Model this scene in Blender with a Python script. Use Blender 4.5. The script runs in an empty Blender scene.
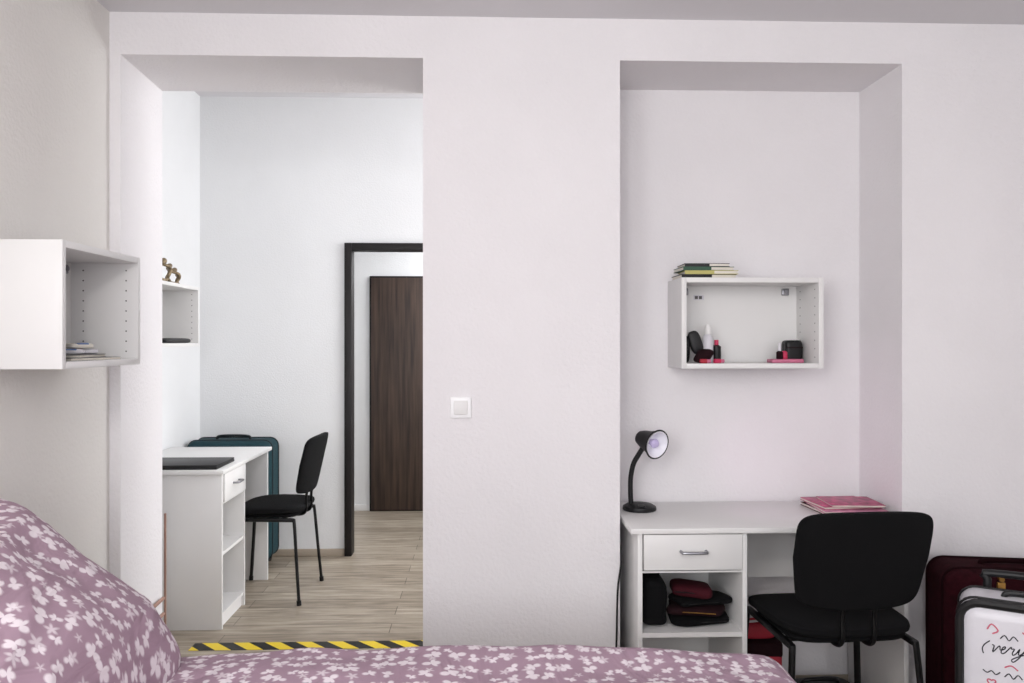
import bpy, bmesh, math, random
from mathutils import Vector, Matrix, noise
random.seed(4)
scene=bpy.context.scene
COL=scene.collection

# ------------------------------------------------------------ materials
def s(r,g,b):
    f=lambda c:(c/255/12.92) if c/255<=0.04045 else ((c/255+0.055)/1.055)**2.4
    return (f(r),f(g),f(b),1)
def mul(c,k): return (min(c[0]*k,1),min(c[1]*k,1),min(c[2]*k,1),1)
def base_mat(name):
    m=bpy.data.materials.new(name); m.use_nodes=True
    nt=m.node_tree; b=nt.nodes['Principled BSDF']
    return m,nt,b
def mat(name,col,rough=.6,metal=0,var=.06,scale=10,bump=0,bscale=250,stretch=(1,1,1),spec=.4):
    m,nt,b=base_mat(name)
    tc=nt.nodes.new('ShaderNodeTexCoord'); mp=nt.nodes.new('ShaderNodeMapping')
    mp.inputs['Scale'].default_value=stretch
    nt.links.new(tc.outputs['Object'],mp.inputs['Vector'])
    n=nt.nodes.new('ShaderNodeTexNoise'); n.inputs['Scale'].default_value=scale; n.inputs['Detail'].default_value=4
    nt.links.new(mp.outputs[0],n.inputs['Vector'])
    r=nt.nodes.new('ShaderNodeValToRGB')
    r.color_ramp.elements[0].position=.3; r.color_ramp.elements[1].position=.7
    r.color_ramp.elements[0].color=mul(col,1-var); r.color_ramp.elements[1].color=mul(col,1+var)
    nt.links.new(n.outputs['Fac'],r.inputs['Fac']); nt.links.new(r.outputs['Color'],b.inputs['Base Color'])
    b.inputs['Roughness'].default_value=rough; b.inputs['Metallic'].default_value=metal
    b.inputs['Specular IOR Level'].default_value=spec
    if bump:
        n2=nt.nodes.new('ShaderNodeTexNoise'); n2.inputs['Scale'].default_value=bscale; n2.inputs['Detail'].default_value=3
        nt.links.new(tc.outputs['Object'],n2.inputs['Vector'])
        bp=nt.nodes.new('ShaderNodeBump'); bp.inputs['Strength'].default_value=bump; bp.inputs['Distance'].default_value=.004
        nt.links.new(n2.outputs['Fac'],bp.inputs['Height']); nt.links.new(bp.outputs[0],b.inputs['Normal'])
    return m

M_wall=mat('wall_plaster',s(231,228,230),.85,var=.025,scale=2.2,bump=.6,bscale=90)
M_wallL=mat('wall_plaster_warm',s(229,226,222),.85,var=.025,scale=2.2,bump=.6,bscale=90)
M_wall2=mat('wall_plaster_cool',s(232,233,234),.85,var=.02,scale=2.5,bump=.4,bscale=110)
M_ceil=mat('ceiling_plaster',s(220,218,221),.9,var=.01,scale=2,bump=.15,bscale=120)
M_white=mat('white_melamine',s(229,228,227),.42,var=.012,scale=5)
M_edge=mat('melamine_edge',s(212,211,214),.5,var=.02)
M_hole=mat('pin_hole',s(95,92,92),.9)
M_black=mat('black_plastic',s(16,16,18),.45,var=.1)
M_fabric=mat('black_upholstery',s(11,11,13),.95,var=.25,scale=300,bump=.5,bscale=700,spec=.2)
M_tube=mat('black_tube',s(12,12,14),.4,metal=.2)
M_chrome=mat('brushed_metal',s(150,150,155),.35,metal=.9)
M_switch=mat('switch_plastic',s(246,246,247),.3)
M_frame=mat('dark_door_frame',s(18,13,14),.5,var=.2,scale=6,stretch=(8,8,1))
M_brass=mat('brass',s(170,130,70),.35,metal=.9)
M_bronze=mat('aged_bronze',s(134,118,94),.45,metal=.6,var=.5,scale=40)
M_teal=mat('teal_nylon',s(14,54,62),.75,var=.15,scale=60,bump=.3,bscale=500)
M_tealb=mat('teal_dark_trim',s(8,20,25),.6)
M_maroon=mat('maroon_nylon',s(44,11,18),.95,var=.3,scale=40,bump=.6,bscale=350,spec=.1)
M_maroonb=mat('maroon_trim',s(28,8,12),.95,spec=.08)
M_caseW=mat('white_polycarbonate',s(214,212,218),.3,var=.04,scale=14)
M_red=mat('red_ink',s(172,44,60),.6)
M_rose=mat('rose_ink',s(196,96,116),.6)
M_blue=mat('blue_ink',s(90,115,160),.6)
M_ink=mat('dark_ink',s(34,34,42),.6)
M_pink=mat('pink_card',s(176,70,110),.4,var=.5,scale=34)
M_pinkl=mat('pale_pink_card',s(200,132,160),.4,var=.3,scale=34)
M_pinkd=mat('pink_plastic',s(200,50,90),.4)
M_paper=mat('paper_pages',s(222,216,205),.8,var=.08,scale=120,stretch=(.1,.1,3))
M_grey=mat('grey_print_cover',s(120,118,116),.5,var=.35,scale=30)
M_green=mat('green_cover',s(52,84,66),.5)
M_yellow=mat('cream_cover',s(186,178,108),.5)
M_bkblk=mat('dark_cover',s(26,25,27),.45)
M_crim=mat('crimson_leather',s(60,14,24),.85,var=.15,spec=.2)
M_dred=mat('dark_red_leather',s(32,11,16),.9,var=.15,spec=.2)
M_lampin=mat('lamp_reflector',s(240,239,246),.35)
M_bulb=mat('frosted_bulb',s(190,178,216),.25)
bb=M_bulb.node_tree.nodes['Principled BSDF']; bb.inputs['Emission Color'].default_value=(.8,.7,.95,1); bb.inputs['Emission Strength'].default_value=.08
M_copper=mat('painted_copper_pipe',s(158,124,110),.6,metal=.1)
M_base=mat('oak_baseboard',s(160,148,133),.6,var=.1,scale=6,stretch=(1,1,8))
M_lip=mat('blush_plastic',s(196,112,140),.4)
M_bed=mat('bed_beech',s(190,165,130),.6,var=.1,stretch=(1,12,12))
M_matt=mat('mattress_ticking',s(215,212,208),.9)

def floor_mat():
    m,nt,b=base_mat('grey_oak_laminate'); L=nt.links
    tc=nt.nodes.new('ShaderNodeTexCoord')
    br=nt.nodes.new('ShaderNodeTexBrick'); br.inputs['Scale'].default_value=1
    br.inputs['Brick Width'].default_value=1.2; br.inputs['Row Height'].default_value=.125
    br.inputs['Mortar Size'].default_value=.0018; br.inputs['Color1'].default_value=s(172,163,149)
    br.inputs['Color2'].default_value=s(148,138,124); br.inputs['Mortar'].default_value=s(100,91,82)
    br.offset=.37
    L.new(tc.outputs['Object'],br.inputs['Vector'])
    mp=nt.nodes.new('ShaderNodeMapping'); mp.inputs['Scale'].default_value=(1.8,16,1)
    L.new(tc.outputs['Object'],mp.inputs['Vector'])
    n=nt.nodes.new('ShaderNodeTexNoise'); n.inputs['Scale'].default_value=2.0; n.inputs['Detail'].default_value=6; n.inputs['Roughness'].default_value=.62; n.inputs['Distortion'].default_value=.4
    L.new(mp.outputs[0],n.inputs['Vector'])
    r=nt.nodes.new('ShaderNodeValToRGB'); r.color_ramp.elements[0].position=.34; r.color_ramp.elements[1].position=.65
    r.color_ramp.elements[0].color=(.52,.48,.44,1); r.color_ramp.elements[1].color=(1.12,1.1,1.07,1)
    L.new(n.outputs['Fac'],r.inputs['Fac'])
    mx=nt.nodes.new('ShaderNodeMix'); mx.data_type='RGBA'; mx.blend_type='MULTIPLY'; mx.inputs['Factor'].default_value=.85
    L.new(br.outputs['Color'],mx.inputs['A']); L.new(r.outputs['Color'],mx.inputs['B'])
    L.new(mx.outputs['Result'],b.inputs['Base Color']); b.inputs['Roughness'].default_value=.42
    return m
M_floor=floor_mat()
def wood_dark():
    m,nt,b=base_mat('wenge_door'); L=nt.links
    tc=nt.nodes.new('ShaderNodeTexCoord'); mp=nt.nodes.new('ShaderNodeMapping'); mp.inputs['Scale'].default_value=(30,30,1.5)
    L.new(tc.outputs['Object'],mp.inputs['Vector'])
    n=nt.nodes.new('ShaderNodeTexNoise'); n.inputs['Scale'].default_value=1.5; n.inputs['Detail'].default_value=6
    L.new(mp.outputs[0],n.inputs['Vector'])
    r=nt.nodes.new('ShaderNodeValToRGB'); r.color_ramp.elements[0].position=.3; r.color_ramp.elements[1].position=.72
    r.color_ramp.elements[0].color=s(37,27,23); r.color_ramp.elements[1].color=s(80,62,52)
    L.new(n.outputs['Fac'],r.inputs['Fac']); L.new(r.outputs['Color'],b.inputs['Base Color']); b.inputs['Roughness'].default_value=.5
    return m
M_wenge=wood_dark()
def tape_mat():
    m,nt,b=base_mat('hazard_tape'); L=nt.links
    tc=nt.nodes.new('ShaderNodeTexCoord'); sp=nt.nodes.new('ShaderNodeSeparateXYZ'); L.new(tc.outputs['Object'],sp.inputs[0])
    a=nt.nodes.new('ShaderNodeMath'); a.operation='ADD'; L.new(sp.outputs[0],a.inputs[0]); L.new(sp.outputs[1],a.inputs[1])
    d=nt.nodes.new('ShaderNodeMath'); d.operation='DIVIDE'; L.new(a.outputs[0],d.inputs[0]); d.inputs[1].default_value=.14
    f=nt.nodes.new('ShaderNodeMath'); f.operation='FRACT'; L.new(d.outputs[0],f.inputs[0])
    g=nt.nodes.new('ShaderNodeMath'); g.operation='GREATER_THAN'; L.new(f.outputs[0],g.inputs[0]); g.inputs[1].default_value=.5
    mx=nt.nodes.new('ShaderNodeMix'); mx.data_type='RGBA'; L.new(g.outputs[0],mx.inputs['Factor'])
    mx.inputs['A'].default_value=s(222,194,44); mx.inputs['B'].default_value=s(24,24,24)
    L.new(mx.outputs['Result'],b.inputs['Base Color']); b.inputs['Roughness'].default_value=.4
    return m
M_tape=tape_mat()
def floral():
    m,nt,b=base_mat('mauve_floral_cotton'); L=nt.links
    tc=nt.nodes.new('ShaderNodeTexCoord')
    nz=nt.nodes.new('ShaderNodeTexNoise'); nz.inputs['Scale'].default_value=40; L.new(tc.outputs['Object'],nz.inputs['Vector'])
    def M(op,a,b_=None,c=None):
        n=nt.nodes.new('ShaderNodeMath'); n.operation=op
        for i,v in enumerate((a,b_,c)):
            if v is None: continue
            if isinstance(v,(int,float)): n.inputs[i].default_value=v
            else: L.new(v,n.inputs[i])
        return n.outputs[0]
    def layer(scale,off,thr,lobes,base,power=1):
        va=nt.nodes.new('ShaderNodeVectorMath'); va.operation='MULTIPLY_ADD'
        L.new(tc.outputs['Object'],va.inputs[0]); va.inputs[1].default_value=(scale,)*3; va.inputs[2].default_value=off
        vo=nt.nodes.new('ShaderNodeTexVoronoi'); vo.voronoi_dimensions='2D'; vo.inputs['Scale'].default_value=1; vo.inputs['Randomness'].default_value=.6
        L.new(va.outputs[0],vo.inputs['Vector'])
        su=nt.nodes.new('ShaderNodeVectorMath'); su.operation='SUBTRACT'; L.new(va.outputs[0],su.inputs[0]); L.new(vo.outputs['Position'],su.inputs[1])
        sx=nt.nodes.new('ShaderNodeSeparateXYZ'); L.new(su.outputs[0],sx.inputs[0])
        sc=nt.nodes.new('ShaderNodeSeparateColor'); L.new(vo.outputs['Color'],sc.inputs[0])
        ang=M('ADD',M('ARCTAN2',sx.outputs[1],sx.outputs[0]),M('MULTIPLY',sc.outputs[0],6.28))
        rad=M('SQRT',M('ADD',M('POWER',M('ABSOLUTE',sx.outputs[0]),2),M('POWER',M('ABSOLUTE',sx.outputs[1]),2)))
        lob=M('POWER',M('ADD',M('MULTIPLY',M('COSINE',M('MULTIPLY',ang,lobes)),.5),.5),power)
        R=M('MULTIPLY',M('ADD',M('MULTIPLY',lob,1-base),base),M('MULTIPLY',M('ADD',M('MULTIPLY',sc.outputs[1],.5),.65),thr))
        R=M('ADD',R,M('MULTIPLY',M('SUBTRACT',nz.outputs['Fac'],.5),.1))
        k=nt.nodes.new('ShaderNodeMath'); k.operation='MULTIPLY'; k.use_clamp=True
        L.new(M('SUBTRACT',R,rad),k.inputs[0]); k.inputs[1].default_value=8
        return k.outputs[0]
    # one cluster of leaves per cell plus small buds; cells share one lattice so shapes stay apart
    m1=layer(22,(0,0,0),.50,2,.22,1.0); m2=layer(22,(0,0,0),.46,3,.2,1.3); m3=layer(17,(13.3,2.7,0),.30,5,.5,1.0)
    mm=M('MAXIMUM',M('MAXIMUM',m1,m2),M('MULTIPLY',m3,.7))
    mx=nt.nodes.new('ShaderNodeMix'); mx.data_type='RGBA'; L.new(mm,mx.inputs['Factor'])
    mx.inputs['A'].default_value=s(166,140,155); mx.inputs['B'].default_value=s(230,220,226)
    L.new(mx.outputs['Result'],b.inputs['Base Color']); b.inputs['Roughness'].default_value=.9; b.inputs['Specular IOR Level'].default_value=.15
    mp=nt.nodes.new('ShaderNodeMapping'); mp.inputs['Scale'].default_value=(1,.45,1); mp.inputs['Rotation'].default_value=(0,0,.5)
    L.new(tc.outputs['Object'],mp.inputs['Vector'])
    n3=nt.nodes.new('ShaderNodeTexNoise'); n3.inputs['Scale'].default_value=9; n3.inputs['Detail'].default_value=3; n3.inputs['Distortion'].default_value=1.2; L.new(mp.outputs[0],n3.inputs['Vector'])
    bp=nt.nodes.new('ShaderNodeBump'); bp.inputs['Strength'].default_value=.8; bp.inputs['Distance'].default_value=.025
    L.new(n3.outputs['Fac'],bp.inputs['Height']); L.new(bp.outputs[0],b.inputs['Normal'])
    return m
M_floral=floral()

# ------------------------------------------------------------ mesh helpers
def merge(bm,tb,mi=0):
    for f in tb.faces: f.material_index=mi
    me=bpy.data.meshes.new('tmp'); tb.to_mesh(me); tb.free()
    bm.from_mesh(me); bpy.data.meshes.remove(me)
def BOX(bm,x0,x1,y0,y1,z0,z1,bev=0,seg=2,mi=0,M=None):
    tb=bmesh.new(); bmesh.ops.create_cube(tb,size=1)
    for v in tb.verts: v.co=Vector(((x0+x1)/2+v.co.x*(x1-x0),(y0+y1)/2+v.co.y*(y1-y0),(z0+z1)/2+v.co.z*(z1-z0)))
    if bev: bmesh.ops.bevel(tb,geom=tb.edges[:],offset=bev,segments=seg,profile=.5,affect='EDGES')
    if M: tb.transform(M)
    merge(bm,tb,mi)
def CYL(bm,p0,p1,r0,r1=None,seg=20,mi=0):
    r1=r0 if r1 is None else r1
    p0=Vector(p0);p1=Vector(p1); d=p1-p0
    tb=bmesh.new(); bmesh.ops.create_cone(tb,cap_ends=True,segments=seg,radius1=r0,radius2=r1,depth=d.length)
    tb.transform(Matrix.Translation((p0+p1)/2)@d.to_track_quat('Z','Y').to_matrix().to_4x4())
    merge(bm,tb,mi)
def spline(pts,n=6,closed=False):
    pts=[Vector(p) for p in pts]; out=[]
    N=len(pts); rng=range(N if closed else N-1)
    for i in rng:
        if closed: a,b,c,d=pts[i-1],pts[i],pts[(i+1)%N],pts[(i+2)%N]
        else: a,b,c,d=pts[max(i-1,0)],pts[i],pts[i+1],pts[min(i+2,N-1)]
        for k in range(n):
            t=k/n; out.append(.5*((2*b)+(c-a)*t+(2*a-5*b+4*c-d)*t*t+(3*b-a-3*c+d)*t**3))
    if not closed: out.append(pts[-1])
    return out
def TUBE(bm,pts,r,seg=10,closed=False,mi=0,n=6,ry=None):
    P=spline(pts,n,closed) if n>1 else [Vector(p) for p in pts]
    tb=bmesh.new(); rings=[]; N=len(P); up=None
    for i,p in enumerate(P):
        if closed: t=(P[(i+1)%N]-P[i-1])
        else: t=P[min(i+1,N-1)]-P[max(i-1,0)]
        t=t.normalized()
        if up is None:
            up=t.orthogonal().normalized()
        up=(up-t*up.dot(t)).normalized(); w=t.cross(up)
        rings.append([tb.verts.new(p+up*math.cos(a)*r+w*math.sin(a)*(ry or r)) for a in [2*math.pi*k/seg for k in range(seg)]])
    for i in range(N if closed else N-1):
        A=rings[i];B=rings[(i+1)%N]
        for k in range(seg): tb.faces.new((A[k],A[(k+1)%seg],B[(k+1)%seg],B[k]))
    if not closed: tb.faces.new(rings[0][::-1]); tb.faces.new(rings[-1])
    bmesh.ops.recalc_face_normals(tb,faces=tb.faces[:])
    merge(bm,tb,mi)
def LATHE(bm,prof,seg=24,mi=0,M=None):
    tb=bmesh.new(); rings=[]
    for r,z in prof: rings.append([tb.verts.new((max(r,1e-4)*math.cos(2*math.pi*k/seg),max(r,1e-4)*math.sin(2*math.pi*k/seg),z)) for k in range(seg)])
    for A,B in zip(rings,rings[1:]):
        for k in range(seg): tb.faces.new((A[k],A[(k+1)%seg],B[(k+1)%seg],B[k]))
    tb.faces.new(rings[0][::-1]); tb.faces.new(rings[-1])
    if M: tb.transform(M)
    merge(bm,tb,mi)
def SELL(bm,a,b,c,e1=.3,e2=.3,nu=48,nv=24,warp=None,M=None,mi=0):
    tb=bmesh.new(); sg=lambda v,e: math.copysign(abs(v)**e,v)
    rings=[]
    for j in range(1,nv):
        ph=-math.pi/2+math.pi*j/nv; row=[]
        for i in range(nu):
            th=2*math.pi*i/nu
            x=a*sg(math.cos(ph),e1)*sg(math.cos(th),e2); y=b*sg(math.cos(ph),e1)*sg(math.sin(th),e2); z=c*sg(math.sin(ph),e1)
            row.append(tb.verts.new((x,y,z)))
        rings.append(row)
    bo=tb.verts.new((0,0,-c)); to=tb.verts.new((0,0,c))
    for A,B in zip(rings,rings[1:]):
        for k in range(nu): tb.faces.new((A[k],A[(k+1)%nu],B[(k+1)%nu],B[k]))
    for k in range(nu):
        tb.faces.new((rings[0][(k+1)%nu],rings[0][k],bo)); tb.faces.new((rings[-1][k],rings[-1][(k+1)%nu],to))
    if warp:
        for v in tb.verts: v.co=Vector(warp(*v.co))
    if M: tb.transform(M)
    merge(bm,tb,mi)
def OBJ(name,bm,mats,parent=None,loc=(0,0,0),rot=(0,0,0),label=None,cat=None,kind=None,group=None,smooth=True):
    me=bpy.data.meshes.new(name); bm.to_mesh(me); bm.free()
    for m in (mats if isinstance(mats,(list,tuple)) else [mats]): me.materials.append(m)
    if smooth:
        me.shade_smooth(); me.set_sharp_from_angle(angle=math.radians(38))
    o=bpy.data.objects.new(name,me); COL.objects.link(o); o.location=loc; o.rotation_euler=rot
    if parent: o.parent=parent
    if label: o['label']=label
    if cat: o['category']=cat
    if kind: o['kind']=kind
    if group: o['group']=group
    return o
def THING(name,label,cat,loc,rotz=0,group=None):
    e=bpy.data.objects.new(name,None); e.empty_display_size=.1; COL.objects.link(e)
    e.location=loc; e.rotation_euler=(0,0,math.radians(rotz)); e['label']=label; e['category']=cat
    if group: e['group']=group
    return e
def boxes(name,bl,m,parent=None,bev=0,**k):
    bm=bmesh.new()
    for b in bl: BOX(bm,*b,bev=bev)
    return OBJ(name,bm,m,parent,**k)
def struct(name,bl,m,label,bev=0): return boxes(name,bl,m,None,bev,kind='structure',label=label,smooth=bool(bev))

# ------------------------------------------------------------ room shell
Y0=2.76; Y1=3.16
wf=struct('wall_front',[(-1.95,-1.233,Y0,Y1,0,2.98),(-.21,.471,Y0,Y1,0,2.98),(1.467,2.7,Y0,Y1,0,2.98),
  (-1.233,-.21,Y0,Y1,2.335,2.98),(.471,1.467,Y0,Y1,2.335,2.98),(.471,1.467,3.08,Y1,0,2.335)],M_wall,'white plastered wall with an open passage and a recessed alcove')
for v in wf.data.vertices:
    if abs(v.co.x+1.233)<1e-4 and abs(v.co.y-Y1)<1e-4: v.co.x=-1.252
# left side wall; unseen window opening added so light reaches the alcove jamb
struct('wall_left',[(-1.39,-1.27,-.15,Y0,0,2.56),(-1.39,-1.27,-1.6,-1.15,0,2.56),(-1.39,-1.27,-1.15,-.15,0,.9),(-1.39,-1.27,-1.15,-.15,2.2,2.56)],M_wallL,'white plastered side wall')
struct('added_side_window',[(-1.35,-1.31,-1.15,-.15,.9,.96),(-1.35,-1.31,-1.15,-.15,2.14,2.2),(-1.35,-1.31,-1.15,-1.09,.9,2.2),(-1.35,-1.31,-.21,-.15,.9,2.2)],M_white,'white frame of an added unseen side window')
struct('wall_right',[(2.6,2.7,-1.6,Y0,0,2.56)],M_wall,'white plastered side wall')
struct('wall_rear',[(-1.39,-.9,-1.72,-1.6,0,2.56),(1.7,2.7,-1.72,-1.6,0,2.56),(-.9,1.7,-1.72,-1.6,0,.9),(-.9,1.7,-1.72,-1.6,2.3,2.56)],M_wall,'white wall around a window')
struct('window_1',[(-.9,1.7,-1.68,-1.63,.9,.96),(-.9,1.7,-1.68,-1.63,2.24,2.3),(-.9,-.84,-1.68,-1.63,.9,2.3),(1.64,1.7,-1.68,-1.63,.9,2.3),(.37,.43,-1.68,-1.63,.9,2.3)],M_white,'white frame of an added unseen side window')
struct('ceiling',[(-1.39,2.7,-1.72,Y0,2.479,2.56)],M_ceil,'grey-white ceiling')
struct('ceiling.001',[(-1.95,2.1,Y1,5.27,2.91,2.99)],M_ceil,'white ceiling of the adjoining room')
struct('ceiling.002',[(-1.95,2.1,5.27,6.62,2.6,2.68)],M_ceil,'white hallway ceiling')
struct('floor',[(-1.95,2.7,-1.72,6.62,-.08,0)],M_floor,'grey oak laminate plank floor')
struct('wall_left.001',[(-1.95,-1.794,Y1,6.62,0,2.91)],M_wall2,'white side wall of the adjoining room')
struct('wall_right.001',[(2.0,2.1,Y1,6.62,0,2.91)],M_wall2,'white side wall of the adjoining room')
struct('wall_back',[(-1.794,-.884,5.12,5.2,0,2.91),(.07,2.0,5.12,5.2,0,2.91),(-.884,.07,5.12,5.2,1.985,2.91)],M_wall2,'white wall with a dark-framed doorway')
struct('wall_back.001',[(-1.794,2.0,6.475,6.62,0,2.6)],M_wall2,'white hallway wall')
struct('door_1',[(-.884,-.838,5.095,5.205,0,1.985),(.02,.07,5.095,5.205,0,1.985),(-.838,.02,5.095,5.205,1.938,1.985)],M_frame,'dark wood door frame of an open doorway',bev=.003)
bm=bmesh.new()
BOX(bm,-.918,-.06,6.45,6.475,0,1.885,bev=.003,mi=1)
BOX(bm,-.902,-.075,6.435,6.452,.008,1.87,bev=.003)
CYL(bm,(-.14,6.435,1.0),(-.14,6.39,1.0),.009,mi=2); CYL(bm,(-.14,6.395,1.0),(-.25,6.395,1.0),.008,mi=2)
OBJ('door_2',bm,[M_wenge,M_frame,M_chrome],kind='structure',label='closed dark brown wood-grain door')
struct('baseboard_back',[(-1.794,-.884,5.105,5.12,0,.045)],M_base,'light oak baseboard',bev=.003)
struct('baseboard_left',[(-1.794,-1.78,Y1,5.105,0,.045)],M_base,'light oak baseboard',bev=.003)
struct('baseboard_niche',[(.471,1.467,3.066,3.08,0,.06)],M_base,'light oak baseboard',bev=.003)
struct('baseboard_front',[(1.467,2.6,2.746,2.76,0,.06),(-.21,.471,2.746,2.76,0,.06)],M_base,'light oak baseboard',bev=.003)
struct('baseboard_hall',[(-1.794,-.918,6.46,6.475,0,.05)],M_white,'white baseboard',bev=.003)
bm=bmesh.new(); BOX(bm,-1.30,2.0,3.565,3.65,0,.0015)
OBJ('hazard_tape',bm,M_tape,label='yellow and black striped warning tape stuck on the floor',cat='tape',smooth=False)

# light switch
sw=THING('light_switch','square white plastic rocker light switch on the wall','light switch',(-.08,Y0,1.133))
boxes('switch_plate',[(-.036,.036,-.009,0,-.036,.036)],M_switch,sw,bev=.003)
boxes('rocker',[(-.024,.024,-.014,-.006,-.024,.024)],M_white,sw,bev=.003)

# pipes near passage
bm=bmesh.new()
TUBE(bm,[(-1.335,3.40,0),(-1.335,3.40,.3),(-1.335,3.40,.5),(-1.335,3.40,.64)],.005)
OBJ('heating_pipe',bm,M_copper,label='thin brownish heating pipe beside the desk',cat='pipe')
bm=bmesh.new()
TUBE(bm,[(-1.231,2.95,0),(-1.231,2.95,.2),(-1.231,2.955,.33),(-1.231,2.98,.365),(-1.232,3.05,.37),(-1.236,3.13,.37)],.007)
OBJ('heating_pipe.001',bm,[M_copper],label='thin copper pipe bending along the passage jamb',cat='pipe')
bm=bmesh.new()
TUBE(bm,[(-1.232,3.02,0),(-1.232,3.02,.25),(-1.232,3.04,.30),(-1.236,3.13,.31)],.007)
OBJ('heating_pipe.002',bm,[M_copper],label='thin copper pipe bending along the passage jamb',cat='pipe')

# ------------------------------------------------------------ furniture
def make_desk(label,loc,rotz,W,D,H,shelf_z=.372):
    r=THING('desk',label,'desk',loc,rotz)
    bm=bmesh.new(); BOX(bm,0,W,0,D,H-.018,H,bev=.0015,mi=0); OBJ('tabletop',bm,M_white,r)
    t=.016; b=H-.018
    bm=bmesh.new()
    BOX(bm,.026,.026+t,.015,D-.01,0,b,bev=.001); BOX(bm,.378,.378+t,.015,D-.01,0,b,bev=.001)
    BOX(bm,.042,.378,.02,D-.02,shelf_z,shelf_z+t); BOX(bm,.042,.378,.02,D-.02,.055,.055+t)
    BOX(bm,.042,.378,.03,.046,0,.055)
    BOX(bm,.042,.378,D-.02,D-.012,.055,b)
    BOX(bm,.042,.378,.02,D-.02,.588,.594)
    OBJ('pedestal',bm,M_white,r)
    bm=bmesh.new(); BOX(bm,.045,.375,.006,.022,.600,b-.004,bev=.0015); BOX(bm,.06,.36,.022,D-.06,.61,b-.03)
    d=OBJ('drawer',bm,M_white,r)
    bm=bmesh.new(); xc=.21; zc=(.6+b)/2+.002
    TUBE(bm,[(xc-.042,.006,zc),(xc-.042,-.014,zc),(xc-.034,-.02,zc),(xc,-.021,zc),(xc+.034,-.02,zc),(xc+.042,-.014,zc),(xc+.042,.006,zc)],.005,seg=8,n=3)
    OBJ('handle',bm,M_chrome,d,label='brushed metal handle')
    bm=bmesh.new(); BOX(bm,W-.04,W-.024,.015,D-.01,0,b,bev=.001); OBJ('side_panel',bm,M_white,r)
    bm=bmesh.new(); BOX(bm,.394,W-.04,D-.08,D-.064,.47,b,bev=.001); OBJ('modesty_panel',bm,M_white,r)
    return r
make_desk('white melamine desk with one drawer standing in the alcove',(.485,2.63,0),0,.968,.44,.74)
make_desk('white melamine desk with drawer along the adjoining room wall',(-1.22,3.79,0),90,.86,.565,.755,.345)

def make_shelf(label,loc,rotz,w,d,h):
    r=THING('wall_shelf',label,'shelf',loc,rotz); t=.018
    for x0 in (0,w-t):
        bm=bmesh.new(); BOX(bm,x0,x0+t,0,d,0,h,bev=.001)
        xi=t if x0==0 else w-t; sg=1 if x0==0 else -1
        for y in (.035,d-.045):
            for k in range(9):
                z=.04+k*(h-.08)/8
                CYL(bm,(xi-sg*.001,y,z),(xi+sg*.0006,y,z),.0024,seg=10,mi=1)
        OBJ('side_panel',bm,[M_white,M_hole],r)
    boxes('top_panel',[(t,w-t,0,d,h-t,h)],M_white,r,bev=.001)
    boxes('bottom_panel',[(t,w-t,0,d,0,t)],M_white,r,bev=.001)
    boxes('back_panel',[(t,w-t,d-.008,d,t,h-t)],M_white,r)
    for x in (t+.03,w-t-.06):
        bm=bmesh.new(); BOX(bm,x,x+.028,d-.018,d-.008,h-t-.035,h-t-.008,bev=.003)
        CYL(bm,(x+.014,d-.018,h-t-.02),(x+.014,d-.024,h-t-.02),.007)
        OBJ('hanging_bracket',bm,M_chrome,r,label='small metal hanging bracket')
    return r
make_shelf('open white box shelf hung in the alcove above the desk',(.712,2.862,1.2625),0,.520,.217,.329)
make_shelf('open white box shelf hung on the side wall',(-1.06,2.05,1.29),90,.457,.209,.327)
make_shelf('open white box shelf above the adjoining room desk',(-1.54,3.83,1.333),90,.56,.253,.32)

def make_chair(label,loc,rotz,k=1.0):
    r=THING('chair',label,'chair',loc,rotz); r.scale=(k,k,1.0)
    bm=bmesh.new()
    SELL(bm,.215,.205,.024,.55,.38,56,16,warp=lambda x,y,z:(x*(1-.08*(y<0)*abs(y)/.2),y,z+.478-(.02*(max(y,0)/.2)**2)+.05*x*x))
    SELL(bm,.195,.185,.012,.4,.38,48,8,warp=lambda x,y,z:(x,y,z+.450))
    OBJ('seat',bm,M_fabric,r)
    bm=bmesh.new()
    def wp(x,y,z):
        yy=-.245+ .6*x*x - (z)*.22 + y
        return (x*(1-.10*max(-z,0)/.15),yy,z+.706+.2*x*x*(-1 if z>0 else 1))
    SELL(bm,.212,.019,.153,.24,.6,60,32,warp=wp,M=None)
    OBJ('backrest',bm,M_fabric,r)
    for sx in (-1,1):
        bm=bmesh.new()
        TUBE(bm,[(sx*.05,-.10,.437),(sx*.05,-.175,.437),(sx*.05,-.202,.46),(sx*.05,-.203,.53),(sx*.05,-.218,.60)],.012,ry=.007)
        OBJ('back_support',bm,M_tube,r)
        bm=bmesh.new(); BOX(bm,sx*.195-.010,sx*.195+.010,-.17,.17,.422,.442,bev=.006); OBJ('side_rail',bm,M_tube,r)
        for fy in (1,-1):
            bm=bmesh.new()
            TUBE(bm,[(sx*.195,fy*.15,.433),(sx*.196,fy*.172,.430),(sx*.198,fy*.180,.415),(sx*.212,fy*.198,.2),(sx*.226,fy*.215,.012)],.011,ry=.009)
            CYL(bm,(sx*.227,fy*.216,0),(sx*.226,fy*.214,.025),.013,.013)
            OBJ('leg',bm,M_tube,r)
    bm=bmesh.new(); TUBE(bm,[(-.195,-.11,.433),(0,-.11,.433),(.195,-.11,.433)],.009); OBJ('crossbar',bm,M_tube,r)
    bm=bmesh.new(); TUBE(bm,[(-.195,.11,.433),(0,.11,.433),(.195,.11,.433)],.009); OBJ('crossbar',bm,M_tube,r)
    return r
make_chair('black upholstered office visitor chair pushed to the alcove desk',(1.122,2.585,0),3)
make_chair('black upholstered visitor chair beside the adjoining room desk',(-1.14,4.385,0),86,.94)

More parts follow.
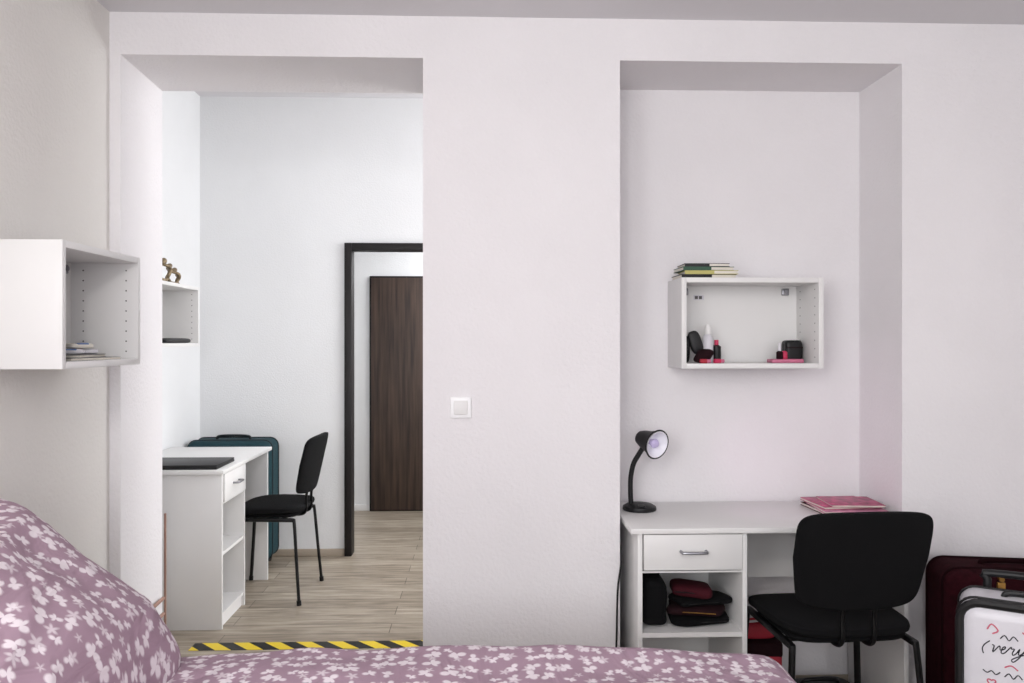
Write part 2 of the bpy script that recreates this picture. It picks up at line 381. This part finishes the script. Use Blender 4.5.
# ------------------------------------------------------------ bed
bed=THING('bed','single bed with a wooden frame under mauve floral bedding','bed',(-.22,1.5,0))
boxes('bed_frame',[(-1.02,.98,-.45,-.42,.2,.4),(-1.02,.98,.42,.45,.2,.4),(-1.02,-.99,-.42,.42,.2,.5),(.95,.98,-.42,.42,.2,.4),(-.99,.95,-.42,.42,.2,.23)],M_bed,bed,bev=.004)
boxes('mattress',[(-.985,.945,-.415,.415,.232,.50)],M_matt,bed,bev=.02)
for x in (-.99,.92):
    for y in (-.42,.39): boxes('leg',[(x,x+.05,y-.01,y+.04,0,.2)],M_bed,bed,bev=.003)
def duvet():
    bm=bmesh.new(); nx,ny=150,90
    xa,xb,ya,yb=-1.24,.80,1.02,2.03; r=.07; drop=.12
    def prof(p,lo,hi,rl,rh):
        L=(hi-rh)-(lo+rl); tot=drop+math.pi/2*rl+L+math.pi/2*rh+drop; q=p*tot
        if q<drop: return lo,rl+drop-q
        q-=drop
        if q<math.pi/2*rl: a=q/rl; return lo+rl-rl*math.cos(a),rl-rl*math.sin(a)
        q-=math.pi/2*rl
        if q<L: return lo+rl+q,0
        q-=L
        if q<math.pi/2*rh: a=q/rh; return hi-rh+rh*math.sin(a),rh-rh*math.cos(a)
        q-=math.pi/2*rh
        return hi,rh+q
    g=[]
    for j in range(ny+1):
        row=[]; 
        for i in range(nx+1):
            x,dx=prof(i/nx,xa,xb,.05,.13); y,dy=prof(j/ny,ya,yb,r,.055)
            d=(dx**3+dy**3)**(1/3)
            nz=noise.noise(Vector((x*2.2,y*3.5,.3)))*.022+noise.noise(Vector((x*6,y*8,2.3)))*.010
            z=.598-min(d,.24)+nz*(1 if d<.1 else .5)-.02*max(0,(x-.35)/.4)**2
            w=noise.noise(Vector((x*5,z*6,y*3)))*.012
            row.append(bm.verts.new((x+(w if dx>0.05 else 0),y+(w if dy>.04 else 0),z)))
        g.append(row)
    for j in range(ny):
        for i in range(nx): bm.faces.new((g[j][i],g[j][i+1],g[j+1][i+1],g[j+1][i]))
    o=OBJ('duvet',bm,M_floral,label='mauve duvet with white floral print spread over the bed',cat='duvet')
    sol=o.modifiers.new('s','SOLIDIFY'); sol.thickness=.02; sol.offset=-1
duvet()
# pillow
bm=bmesh.new()
def pw(x,y,z):
    u=x/.33; v=y/.43
    k=max(0,1-abs(u)**2.3)**.60*max(0,1-abs(v)**2.6)**.52
    n=noise.noise(Vector((x*5,y*5,z*3+1)))*.028
    cr=abs(noise.noise(Vector((x*7+y*4,y*3-x*2,3.1))))*-.035+.010
    e=.012*math.sin(v*9+2*u)*abs(u)**2
    return (x+e,y,z*(.10+1.08*k)+(n+cr)*k**.5*(1 if z>0 else .3)+ .01*(u*u))
SELL(bm,.335,.43,.14,.5,.28,140,60,warp=pw)
OBJ('pillow',bm,M_floral,loc=(-.985,1.55,.785),rot=(0,math.radians(37),0),label='large mauve pillow with white floral print propped on the bed',cat='pillow')

# ------------------------------------------------------------ lamp
lamp=THING('desk_lamp','black gooseneck desk lamp with white reflector, standing on the desk','lamp',(.572,2.93,.74))
bm=bmesh.new(); LATHE(bm,[(.0,0),(.060,0),(.062,.004),(.060,.014),(.046,.022),(.02,.027),(0,.028)],36); BOX(bm,-.012,.012,-.05,-.03,.016,.026,bev=.003)
OBJ('base',bm,M_black,lamp)
bm=bmesh.new(); TUBE(bm,[(-.03,0,.015),(-.033,0,.06),(-.032,0,.12),(-.022,-.002,.17),(-.004,-.008,.205),(.010,-.015,.232),(.012,-.018,.25)],.0095)
OBJ('gooseneck',bm,M_black,lamp)
dirv=Vector((.5,-.82,-.18)).normalized(); Q=dirv.to_track_quat('Z','Y').to_matrix().to_4x4()
T=Matrix.Translation((.015,-.012,.262))@Q@Matrix.Scale(.96,4)
bm=bmesh.new()
LATHE(bm,[(0,-.026),(.026,-.022),(.034,0),(.040,.03),(.047,.052),(.054,.07),(.0575,.072),(.0565,.0745),(.052,.071),(.042,.050),(.032,.03),(0,.024)],40,M=T)
OBJ('shade',bm,M_black,lamp)
bm=bmesh.new(); LATHE(bm,[(.0,.026),(.028,.0315),(.039,.0505),(.0495,.0715),(.0515,.0745),(.048,.0742),(.036,.053),(.024,.0345),(0,.030)],40,M=T)
OBJ('reflector',bm,M_lampin,lamp,label='white inner reflector')
bm=bmesh.new(); LATHE(bm,[(0,.029),(.010,.03),(.011,.042),(.016,.052),(.018,.06),(.012,.07),(0,.073)],24,M=T)
OBJ('bulb',bm,M_bulb,lamp)
bm=bmesh.new(); TUBE(bm,[(.478,2.93,.72),(.474,2.752,.62),(.460,2.742,.5),(.455,2.742,.3),(.442,2.735,.12),(.45,2.7,.006)],.0034,seg=8)
OBJ('power_cable',bm,M_black,label='thin black power cable hanging beside the desk',cat='cable')

# ------------------------------------------------------------ books / magazines
def book(name,loc,rotz,w,d,t,cover,label,cat='book',group=None):
    r=THING(name,label,cat,loc,rotz,group)
    c=.0018 if t>.008 else .0006
    bm=bmesh.new(); BOX(bm,0,w,0,d,0,c,bev=.0003); BOX(bm,0,w,0,d,t-c,t,bev=.0003)
    if t>.011: BOX(bm,0,w*.55,0,c,c,t-c)
    OBJ('cover',bm,cover,r)
    bm=bmesh.new(); BOX(bm,.003,w-.003,c,d-.003,c,t-c); OBJ('pages',bm,M_paper,r)
    return r
g='books stacked on top of the alcove shelf'
zt=1.5915
book('book',(.722,2.90,zt),2,.205,.14,.015,M_bkblk,'dark-covered book at the bottom of the stack',group=g)
book('book',(.735,2.905,zt+.015),-3,.195,.135,.014,M_yellow,'yellow-cream paperback in the middle of the stack',group=g)
book('book',(.728,2.90,zt+.029),2,.19,.135,.014,M_green,'green book near the top of the stack',group=g)
book('book',(.735,2.905,zt+.043),-1,.165,.13,.012,M_bkblk,'small dark book on top of the stack',group=g)
g='magazines on the alcove desk'
book('magazine',(1.215,2.80,.74),4,.225,.20,.012,M_crim,'dark red folder under the magazines','magazine',g)
book('magazine',(1.20,2.77,.752),-3,.225,.20,.010,M_pinkl,'glossy magazine with pale pink cover lying on the desk','magazine',g)
book('magazine',(1.21,2.80,.762),5,.215,.185,.010,M_pink,'glossy magazine with pink cover on the pile','magazine',g)
book('magazine',(1.235,2.80,.772),-4,.19,.17,.006,M_pink,'small deep pink booklet on top of the pile','magazine',g)
g='booklets lying in the side wall shelf'
book('booklet',(-1.10,2.17,1.308),84,.24,.13,.007,M_bkblk,'thin dark booklet lying flat','booklet',g)
book('booklet',(-1.09,2.20,1.315),97,.20,.11,.009,M_grey,'grey printed booklet in the pile','booklet',g)
for i,(x,y,z,a,m1,m2,l) in enumerate([(-1.155,2.28,1.324,.3,M_caseW,M_blue,'small white packet with blue print'),(-1.15,2.34,1.324,-.5,M_caseW,M_red,'small white packet with red print'),(-1.15,2.305,1.340,1.1,M_paper,M_blue,'crumpled small paper packet')]):
    bm=bmesh.new(); SELL(bm,.036,.026,.0075,.5,.3,36,12); BOX(bm,-.018,.018,-.0255,-.011,-.003,.008,bev=.002,mi=1)
    OBJ('packet',bm,[m1,m2],loc=(x,y,z+.0078),rot=(0,0,a),label=l,cat='packet')

# laptop on far desk
lp=THING('laptop','closed black laptop lying on the adjoining room desk','laptop',(-1.70,3.82,.755))
boxes('laptop_base',[(0,.44,0,.27,0,.014)],M_black,lp,bev=.004)
boxes('laptop_lid',[(0,.44,0,.27,.0145,.021)],M_bkblk,lp,bev=.003)

bm=bmesh.new(); SELL(bm,.04,.17,.013,.5,.3,40,12); OBJ('eyeglass_case',bm,M_black,loc=(-1.585,4.13,1.3645),label='flat black case lying in the box shelf',cat='case')
orn=THING('ornament','small bronze curled metal ornament on top of the box shelf','ornament',(-1.62,4.19,1.653))
bm=bmesh.new(); BOX(bm,-.03,.03,-.12,.15,0,.01,bev=.004); OBJ('base',bm,M_bkblk,orn)
for k,(y,z,rr,tl) in enumerate([(-.08,.058,.040,.5),(-.02,.05,.034,-.7),(.04,.04,.030,.9),(.10,.034,.024,-.4)]):
    bm=bmesh.new(); TUBE(bm,[(rr*.8*math.cos(a)*math.sin(tl)+.006*math.sin(3*a),y+rr*math.cos(a)*(1+.15*math.sin(2*a+k)),z+rr*math.sin(a)) for a in [i*math.pi/5 for i in range(10)]],.008,closed=True,n=3)
    OBJ('ring',bm,M_bronze,orn)
for y,z,q in ((-.09,.112,.018),(-.01,.096,.014),(.055,.08,.014)):
    bm=bmesh.new(); SELL(bm,q,q*1.4,q*.9,1,1,20,12,M=Matrix.Translation((0,y,z))@Matrix.Rotation(.5,4,'X')); OBJ('leaf',bm,M_bronze,orn)

# ------------------------------------------------------------ toiletries in alcove shelf
zs=1.281
def bottle(name,label,cat,loc,prof,capprof,m,mc):
    r=THING(name,label,cat,loc)
    bm=bmesh.new(); LATHE(bm,prof,24); OBJ('body',bm,m,r)
    bm=bmesh.new(); LATHE(bm,capprof,20); OBJ('cap',bm,mc,r)
bottle('spray_bottle','tall white spray bottle with rounded cap','bottle',(.838,2.97,zs),[(0,0),(.019,0),(.02,.005),(.02,.09),(.012,.105),(0,.106)],[(0,.106),(.013,.106),(.013,.13),(.009,.142),(0,.143)],M_caseW,M_white)
bottle('perfume_bottle','small black perfume bottle','bottle',(.876,2.99,zs),[(0,0),(.016,0),(.017,.004),(.017,.06),(.008,.066),(0,.066)],[(0,.066),(.008,.066),(.008,.085),(0,.085)],M_black,M_pinkd)
bottle('nail_polish','small dark nail polish bottle with white cap','bottle',(1.095,2.93,zs+.014),[(0,0),(.011,0),(.012,.003),(.012,.025),(.006,.03),(0,.03)],[(0,.03),(.006,.03),(.005,.06),(0,.06)],M_dred,M_caseW)
bottle('nail_polish','small pink nail polish bottle with black cap','bottle',(1.12,2.95,zs+.014),[(0,0),(.011,0),(.012,.003),(.012,.025),(.006,.03),(0,.03)],[(0,.03),(.006,.03),(.005,.055),(0,.055)],M_pinkd,M_black)
bm=bmesh.new(); BOX(bm,-.065,.055,-.03,.03,0,.014,bev=.004); OBJ('makeup_palette',bm,M_lip,loc=(1.125,2.94,zs),label='flat pink makeup palette lying on the shelf',cat='makeup')
bm=bmesh.new(); SELL(bm,.034,.03,.042,.35,.4,36,20); BOX(bm,-.03,.03,-.032,-.028,.012,.016,mi=1); OBJ('cosmetic_case',bm,[M_black,M_dred],loc=(1.172,3.01,zs+.042),label='small black cosmetic case in the shelf',cat='case')
hb=THING('hairbrush','dark hairbrush leaning among toiletries','hairbrush',(.79,2.965,zs))
bm=bmesh.new(); SELL(bm,.024,.012,.045,.7,.7,28,16,M=Matrix.Translation((.0,0,.075))@Matrix.Rotation(math.radians(-18),4,'Y')); OBJ('brush_head',bm,M_bkblk,hb)
bm=bmesh.new(); TUBE(bm,[(.012,0,.04),(.018,0,.02),(.022,0,.007)],.007); OBJ('handle',bm,M_crim,hb)
bm=bmesh.new(); SELL(bm,.030,.03,.026,.7,.7,32,16,warp=lambda x,y,z:(x+.008*math.sin(z*80),y,z)); OBJ('makeup_pouch',bm,M_dred,loc=(.805,2.91,zs+.026),label='soft dark red makeup pouch',cat='pouch')
bm=bmesh.new(); SELL(bm,.016,.02,.05,.6,.6,28,16); OBJ('deodorant',bm,M_black,loc=(.752,2.97,zs+.05),label='rounded black deodorant stick',cat='bottle')
for i,(x,y,m,l) in enumerate([(.80,2.872,M_red,'small red lipstick tube lying down'),(.852,2.878,M_pinkd,'small pink lipstick tube lying down')]):
    bm=bmesh.new(); CYL(bm,(-.018,0,.008),(.006,0,.008),.008); CYL(bm,(.006,0,.008),(.02,0,.008),.0068,mi=1)
    OBJ('lipstick',bm,[m,M_lip],loc=(x,y,zs),rot=(0,0,.2*i),label=l,cat='lipstick')
bm=bmesh.new(); BOX(bm,-.02,.02,-.0006,0,-.009,.009); BOX(bm,-.015,-.003,-.001,-.0006,-.006,.006,mi=1); BOX(bm,.001,.013,-.001,-.0006,-.006,.006,mi=1)
OBJ('sticker',bm,[M_caseW,M_hole],loc=(.83,3.07,1.53),label='small pale sticker on the shelf back panel',cat='sticker',smooth=False)

# items inside pedestal
zc=.3885
bm=bmesh.new(); SELL(bm,.046,.12,.083,.4,.5,40,24,warp=lambda x,y,z:(x*(1-.12*z/.085)+.005*math.sin(z*50),y,z)); TUBE(bm,[(-.02,-.08,.07),(-.02,-.07,.098),(.015,-.07,.098),(.015,-.08,.07)],.004)
OBJ('handbag',bm,M_fabric,loc=(.581,2.80,zc+.083),label='soft black handbag in the desk compartment',cat='bag')
g='pouches stacked in the desk compartment'
z=zc
for i,(w,d,h,m,l,dx,a) in enumerate([(.105,.07,.015,M_fabric,'wide black wallet at the bottom',.0,.12),(.095,.07,.017,M_dred,'slouchy dark maroon pouch in the pile',-.01,-.22),(.10,.06,.012,M_fabric,'flat dark wallet in the pile',.006,.2),(.07,.055,.021,M_crim,'slouchy maroon pouch on the pile',-.026,-.35)]):
    bm=bmesh.new(); SELL(bm,w,d,h,.55,.38,40,14,warp=lambda x,y,zz,i=i:(x+.008*math.sin(y*40+i),y+.006*math.sin(x*30+i),zz)); TUBE(bm,[(-w*.7,-d*.97,.0),(0,-d*1.0,.001),(w*.7,-d*.97,0)],.002,mi=1,seg=6)
    OBJ('pouch',bm,[m,M_brass if i==1 else M_black],loc=(.745+dx,2.765,z+h),rot=(0,0,a),label=l,cat='pouch',group=g); z+=2*h+.0005
# things under the desk
bm=bmesh.new(); BOX(bm,0,.15,0,.15,0,.24,bev=.012,seg=3); BOX(bm,-.002,.152,-.002,.152,.215,.27,bev=.01,mi=1)
OBJ('shoe_box',bm,[M_red,M_dred],loc=(.93,2.865,.0),rot=(0,0,-.06),label='red lidded box standing under the desk',cat='box')
bm=bmesh.new(); SELL(bm,.07,.06,.032,.5,.5,36,16,warp=lambda x,y,z:(x+.004*math.sin(y*60),y,z)); OBJ('purse',bm,M_red,loc=(1.005,2.935,.3025),label='small red purse lying on the red box',cat='bag')
bm=bmesh.new(); BOX(bm,-.055,.055,-.05,.05,0,.07,bev=.006); BOX(bm,-.055,.055,-.052,-.048,.012,.02,mi=1); OBJ('tissue_pack',bm,[M_caseW,M_red],loc=(1.0,2.935,.3348),rot=(0,0,.2),label='white packet on the red purse',cat='packet')
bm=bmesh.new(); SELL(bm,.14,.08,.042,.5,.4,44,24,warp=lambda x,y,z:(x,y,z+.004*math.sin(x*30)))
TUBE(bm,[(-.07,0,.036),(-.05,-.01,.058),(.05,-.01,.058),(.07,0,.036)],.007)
OBJ('floor_shade_shape',bm,M_black,loc=(1.25,2.94,.046),label='flat dark shape standing in for floor shade under the desk',cat='bag')  # shade on the floor under the desk, built as a flat dark shape

# ------------------------------------------------------------ suitcases
def rrect(w,h,r,y,n=5):
    P=[]
    for cx,cz,a0 in ((w/2-r,h/2-r,0),(-w/2+r,h/2-r,90),(-w/2+r,-h/2+r,180),(w/2-r,-h/2+r,270)):
        for k in range(n+1):
            a=math.radians(a0+90*k/n); P.append((cx+r*math.cos(a),y,cz+r*math.sin(a)))
    return P
def suitcase(label,loc,rotz,w,d,h,mb,mt,rad=.05,pocket=True,hh=.034):
    r=THING('suitcase',label,'suitcase',loc,rotz); z0=.045; H=h-z0; zc=z0+H/2
    bm=bmesh.new(); BOX(bm,-w/2,w/2,-d/2,d/2,z0,h,bev=rad,seg=6); OBJ('shell',bm,mb,r)
    for y in (-d*.28,d*.28):
        bm=bmesh.new(); TUBE(bm,[(x,yy,z+zc) for x,yy,z in rrect(w+.002,H+.002,rad,y)],.0045,closed=True,n=1,seg=8); OBJ('zipper_piping',bm,mt,r)
    if pocket:
        for a,b in ((.08,.5),(.54,.9)):
            bm=bmesh.new(); BOX(bm,-w*.38,w*.38,-d/2-.02,-d/2+.03,z0+H*a,z0+H*b,bev=.018,seg=4); OBJ('front_pocket',bm,mb,r)
            bm=bmesh.new(); TUBE(bm,[(-w*.34,-d/2-.018,z0+H*b-.03),(0,-d/2-.021,z0+H*b-.03),(w*.34,-d/2-.018,z0+H*b-.03)],.004,seg=8); OBJ('pocket_zipper',bm,mt,r)
    k=hh/.034
    bm=bmesh.new(); TUBE(bm,[(-.1,0,h-.005),(-.095,0,h+.022*k),(-.06,0,h+.032*k),(0,0,h+.034*k),(.06,0,h+.032*k),(.095,0,h+.022*k),(.1,0,h-.005)],.009,ry=.008); OBJ('carry_handle',bm,mt,r)
    for x in (-w/2+.06,w/2-.06):
        for y in (-d/2+.05,d/2-.05):
            bm=bmesh.new(); CYL(bm,(x-.014,y,.024),(x+.014,y,.024),.024); BOX(bm,x-.02,x+.02,y-.018,y+.018,.03,.06,bev=.004); OBJ('wheel',bm,M_black,r)
    return r
suitcase('teal fabric suitcase standing behind the adjoining room desk',(-1.525,4.935,0),0,.5,.25,.765,M_teal,M_tealb,hh=.022)
mc=suitcase('dark maroon fabric suitcase standing against the wall',(1.73,2.56,0),-10,.48,.24,.63,M_maroon,M_maroonb,hh=.012)
bm=bmesh.new(); BOX(bm,-.102,-.078,-.13,-.118,.565,.605,bev=.003); CYL(bm,(-.09,-.132,.615),(-.09,-.118,.615),.008); OBJ('lock',bm,M_brass,mc,label='brass-coloured lock tag')
wc=suitcase('white hard-shell suitcase with black piping and printed scribbles',(1.522,2.11,0),-33,.42,.2,.655,M_caseW,M_black,rad=.045,pocket=False,hh=.012)
bm=bmesh.new(); TUBE(bm,[(x,yy,z+.35) for x,yy,z in rrect(.41,.60,.05,-.085)],.012,closed=True,n=1,seg=8); OBJ('front_piping',bm,M_black,wc,label='black front edge piping')
bm=bmesh.new(); TUBE(bm,[(-.14,.08,.615),(-.14,.08,.675),(-.13,.08,.695),(.13,.08,.695),(.14,.08,.675),(.14,.08,.615)],.011,n=4); OBJ('pull_handle',bm,M_black,wc,label='black telescopic pull handle')
yf=-.1000
def strokes(lines,m,name,r=.0022,joined=False,dz=-.022):
    bm=bmesh.new()
    for i,l in enumerate(lines):
        TUBE(bm,[(x,yf,z+dz) for x,z in l],r,seg=6,n=4)
        if not joined:
            OBJ(name,bm,m,wc); bm=bmesh.new()
    if joined: OBJ(name,bm,m,wc)
    else: bm.free()
ox,oz=-.135,.55
word=[(-.004,.034),(.006,.030),(.012,.002),(.024,.034),(.034,.016),(.047,.024),(.045,.034),(.038,.026),(.042,.004),(.054,.006),(.064,.034),(.068,.034),(.070,.028),(.080,.030),(.080,.012),(.086,.002),(.094,.012),(.098,.034),(.102,.010),(.112,.010),(.120,.034),(.112,-.004),(.100,-.028),(.090,-.018),(.108,.0),(.130,.014)]
pa=[(-.018,.05),(-.03,.03),(-.03,.01),(-.018,-.01)]
strokes([[(ox+a*.62+b*.25,oz+b*.6) for a,b in l] for l in (pa,word)],M_ink,'printed_lettering',.0016,True)
heart=lambda cx,cz,k:[(cx+k*.016*math.sin(t)**3*1.0,cz+k*(.013*math.cos(t)-.005*math.cos(2*t)-.002*math.cos(3*t))) for t in [i*math.pi/8 for i in range(17)]]
strokes([[(-.14,.61),(-.13,.625),(-.115,.61),(-.128,.60)],heart(.07,.57,.7),[(-.06,.615),(-.045,.605),(-.03,.62)],heart(.02,.48,.6),heart(-.13,.47,.6),[(-.10,.515),(-.085,.522),(-.07,.512)]],M_rose,'rose_print',.002)
strokes([[(-.02,.63),(-.005,.625),(.01,.632),(.02,.626)],[(.04,.52),(.055,.53),(.07,.522)],heart(-.05,.44,.6)],M_blue,'blue_print',.0015)
strokes([[(-.15,.50),(-.14,.494),(-.13,.50),(-.12,.492),(-.11,.50)],[(-.01,.45),(.005,.44),(.015,.45),(.03,.44)],[(-.10,.49),(-.09,.50),(-.08,.488),(-.07,.50),(-.06,.49)],[(.06,.61),(.075,.604),(.085,.616),(.1,.606)],[(-.11,.59),(-.10,.60),(-.09,.588),(-.08,.60),(-.07,.59)],[(.0,.51),(.015,.52),(.025,.508),(.035,.516)],[(-.06,.475),(-.045,.485),(-.03,.47),(-.015,.48)],[(-.02,.60),(-.01,.61),(.0,.597),(.012,.607),(.02,.598)]],M_ink,'printed_scribble',.0016)

# ------------------------------------------------------------ lights
def area(name,loc,target,sx,sy,power,col):
    l=bpy.data.lights.new(name,'AREA'); l.shape='RECTANGLE'; l.size=sx; l.size_y=sy; l.energy=power; l.color=col
    o=bpy.data.objects.new(name,l); COL.objects.link(o); o.location=loc
    o.rotation_euler=(Vector(target)-Vector(loc)).to_track_quat('-Z','Y').to_euler(); return o
area('window_light',(.2,-1.55,1.6),(.5,3,1.4),2.0,1.3,43,(.985,.985,1))
area('jamb_fill_light',(-1.25,-.65,1.6),(1.5,2.9,1.5),.8,1.1,29,(.985,.985,1))  # unseen fill light, added to brighten the right alcove jamb
pl=bpy.data.lights.new('ceiling_lamp_light','POINT'); pl.energy=31; pl.shadow_soft_size=.09; pl.color=(1,.972,.935)
po=bpy.data.objects.new('ceiling_lamp_light',pl); COL.objects.link(po); po.location=(-.3,.0,2.12)
sl=bpy.data.lights.new('desk_lamp_light','SPOT'); sl.energy=1.3; sl.spot_size=math.radians(90); sl.spot_blend=1; sl.shadow_soft_size=.03; sl.color=(1,.5,.85)
so=bpy.data.objects.new('desk_lamp_light',sl); COL.objects.link(so); so.location=(.65,2.84,.975)
so.rotation_euler=(Vector((1.467,2.93,.88))-Vector(so.location)).to_track_quat('-Z','Y').to_euler()
area('adjoining_window_light',(1.9,4.1,1.8),(-1.8,4.2,1.4),1.5,1.6,68,(.985,.99,1))
area('hall_light',(.3,5.85,2.5),(.2,5.9,0),.8,.5,38,(.99,.99,1))
w=bpy.data.worlds.new('World'); scene.world=w; w.use_nodes=True
w.node_tree.nodes['Background'].inputs[0].default_value=(.85,.9,1,1); w.node_tree.nodes['Background'].inputs[1].default_value=.8

cam=bpy.data.cameras.new('Camera'); cam.sensor_width=36; cam.lens=28.125
co=bpy.data.objects.new('Camera',cam); COL.objects.link(co); co.location=(0,0,1.36); co.rotation_euler=(math.radians(90),0,math.radians(-2))
scene.camera=co
scene.view_settings.view_transform='Standard'
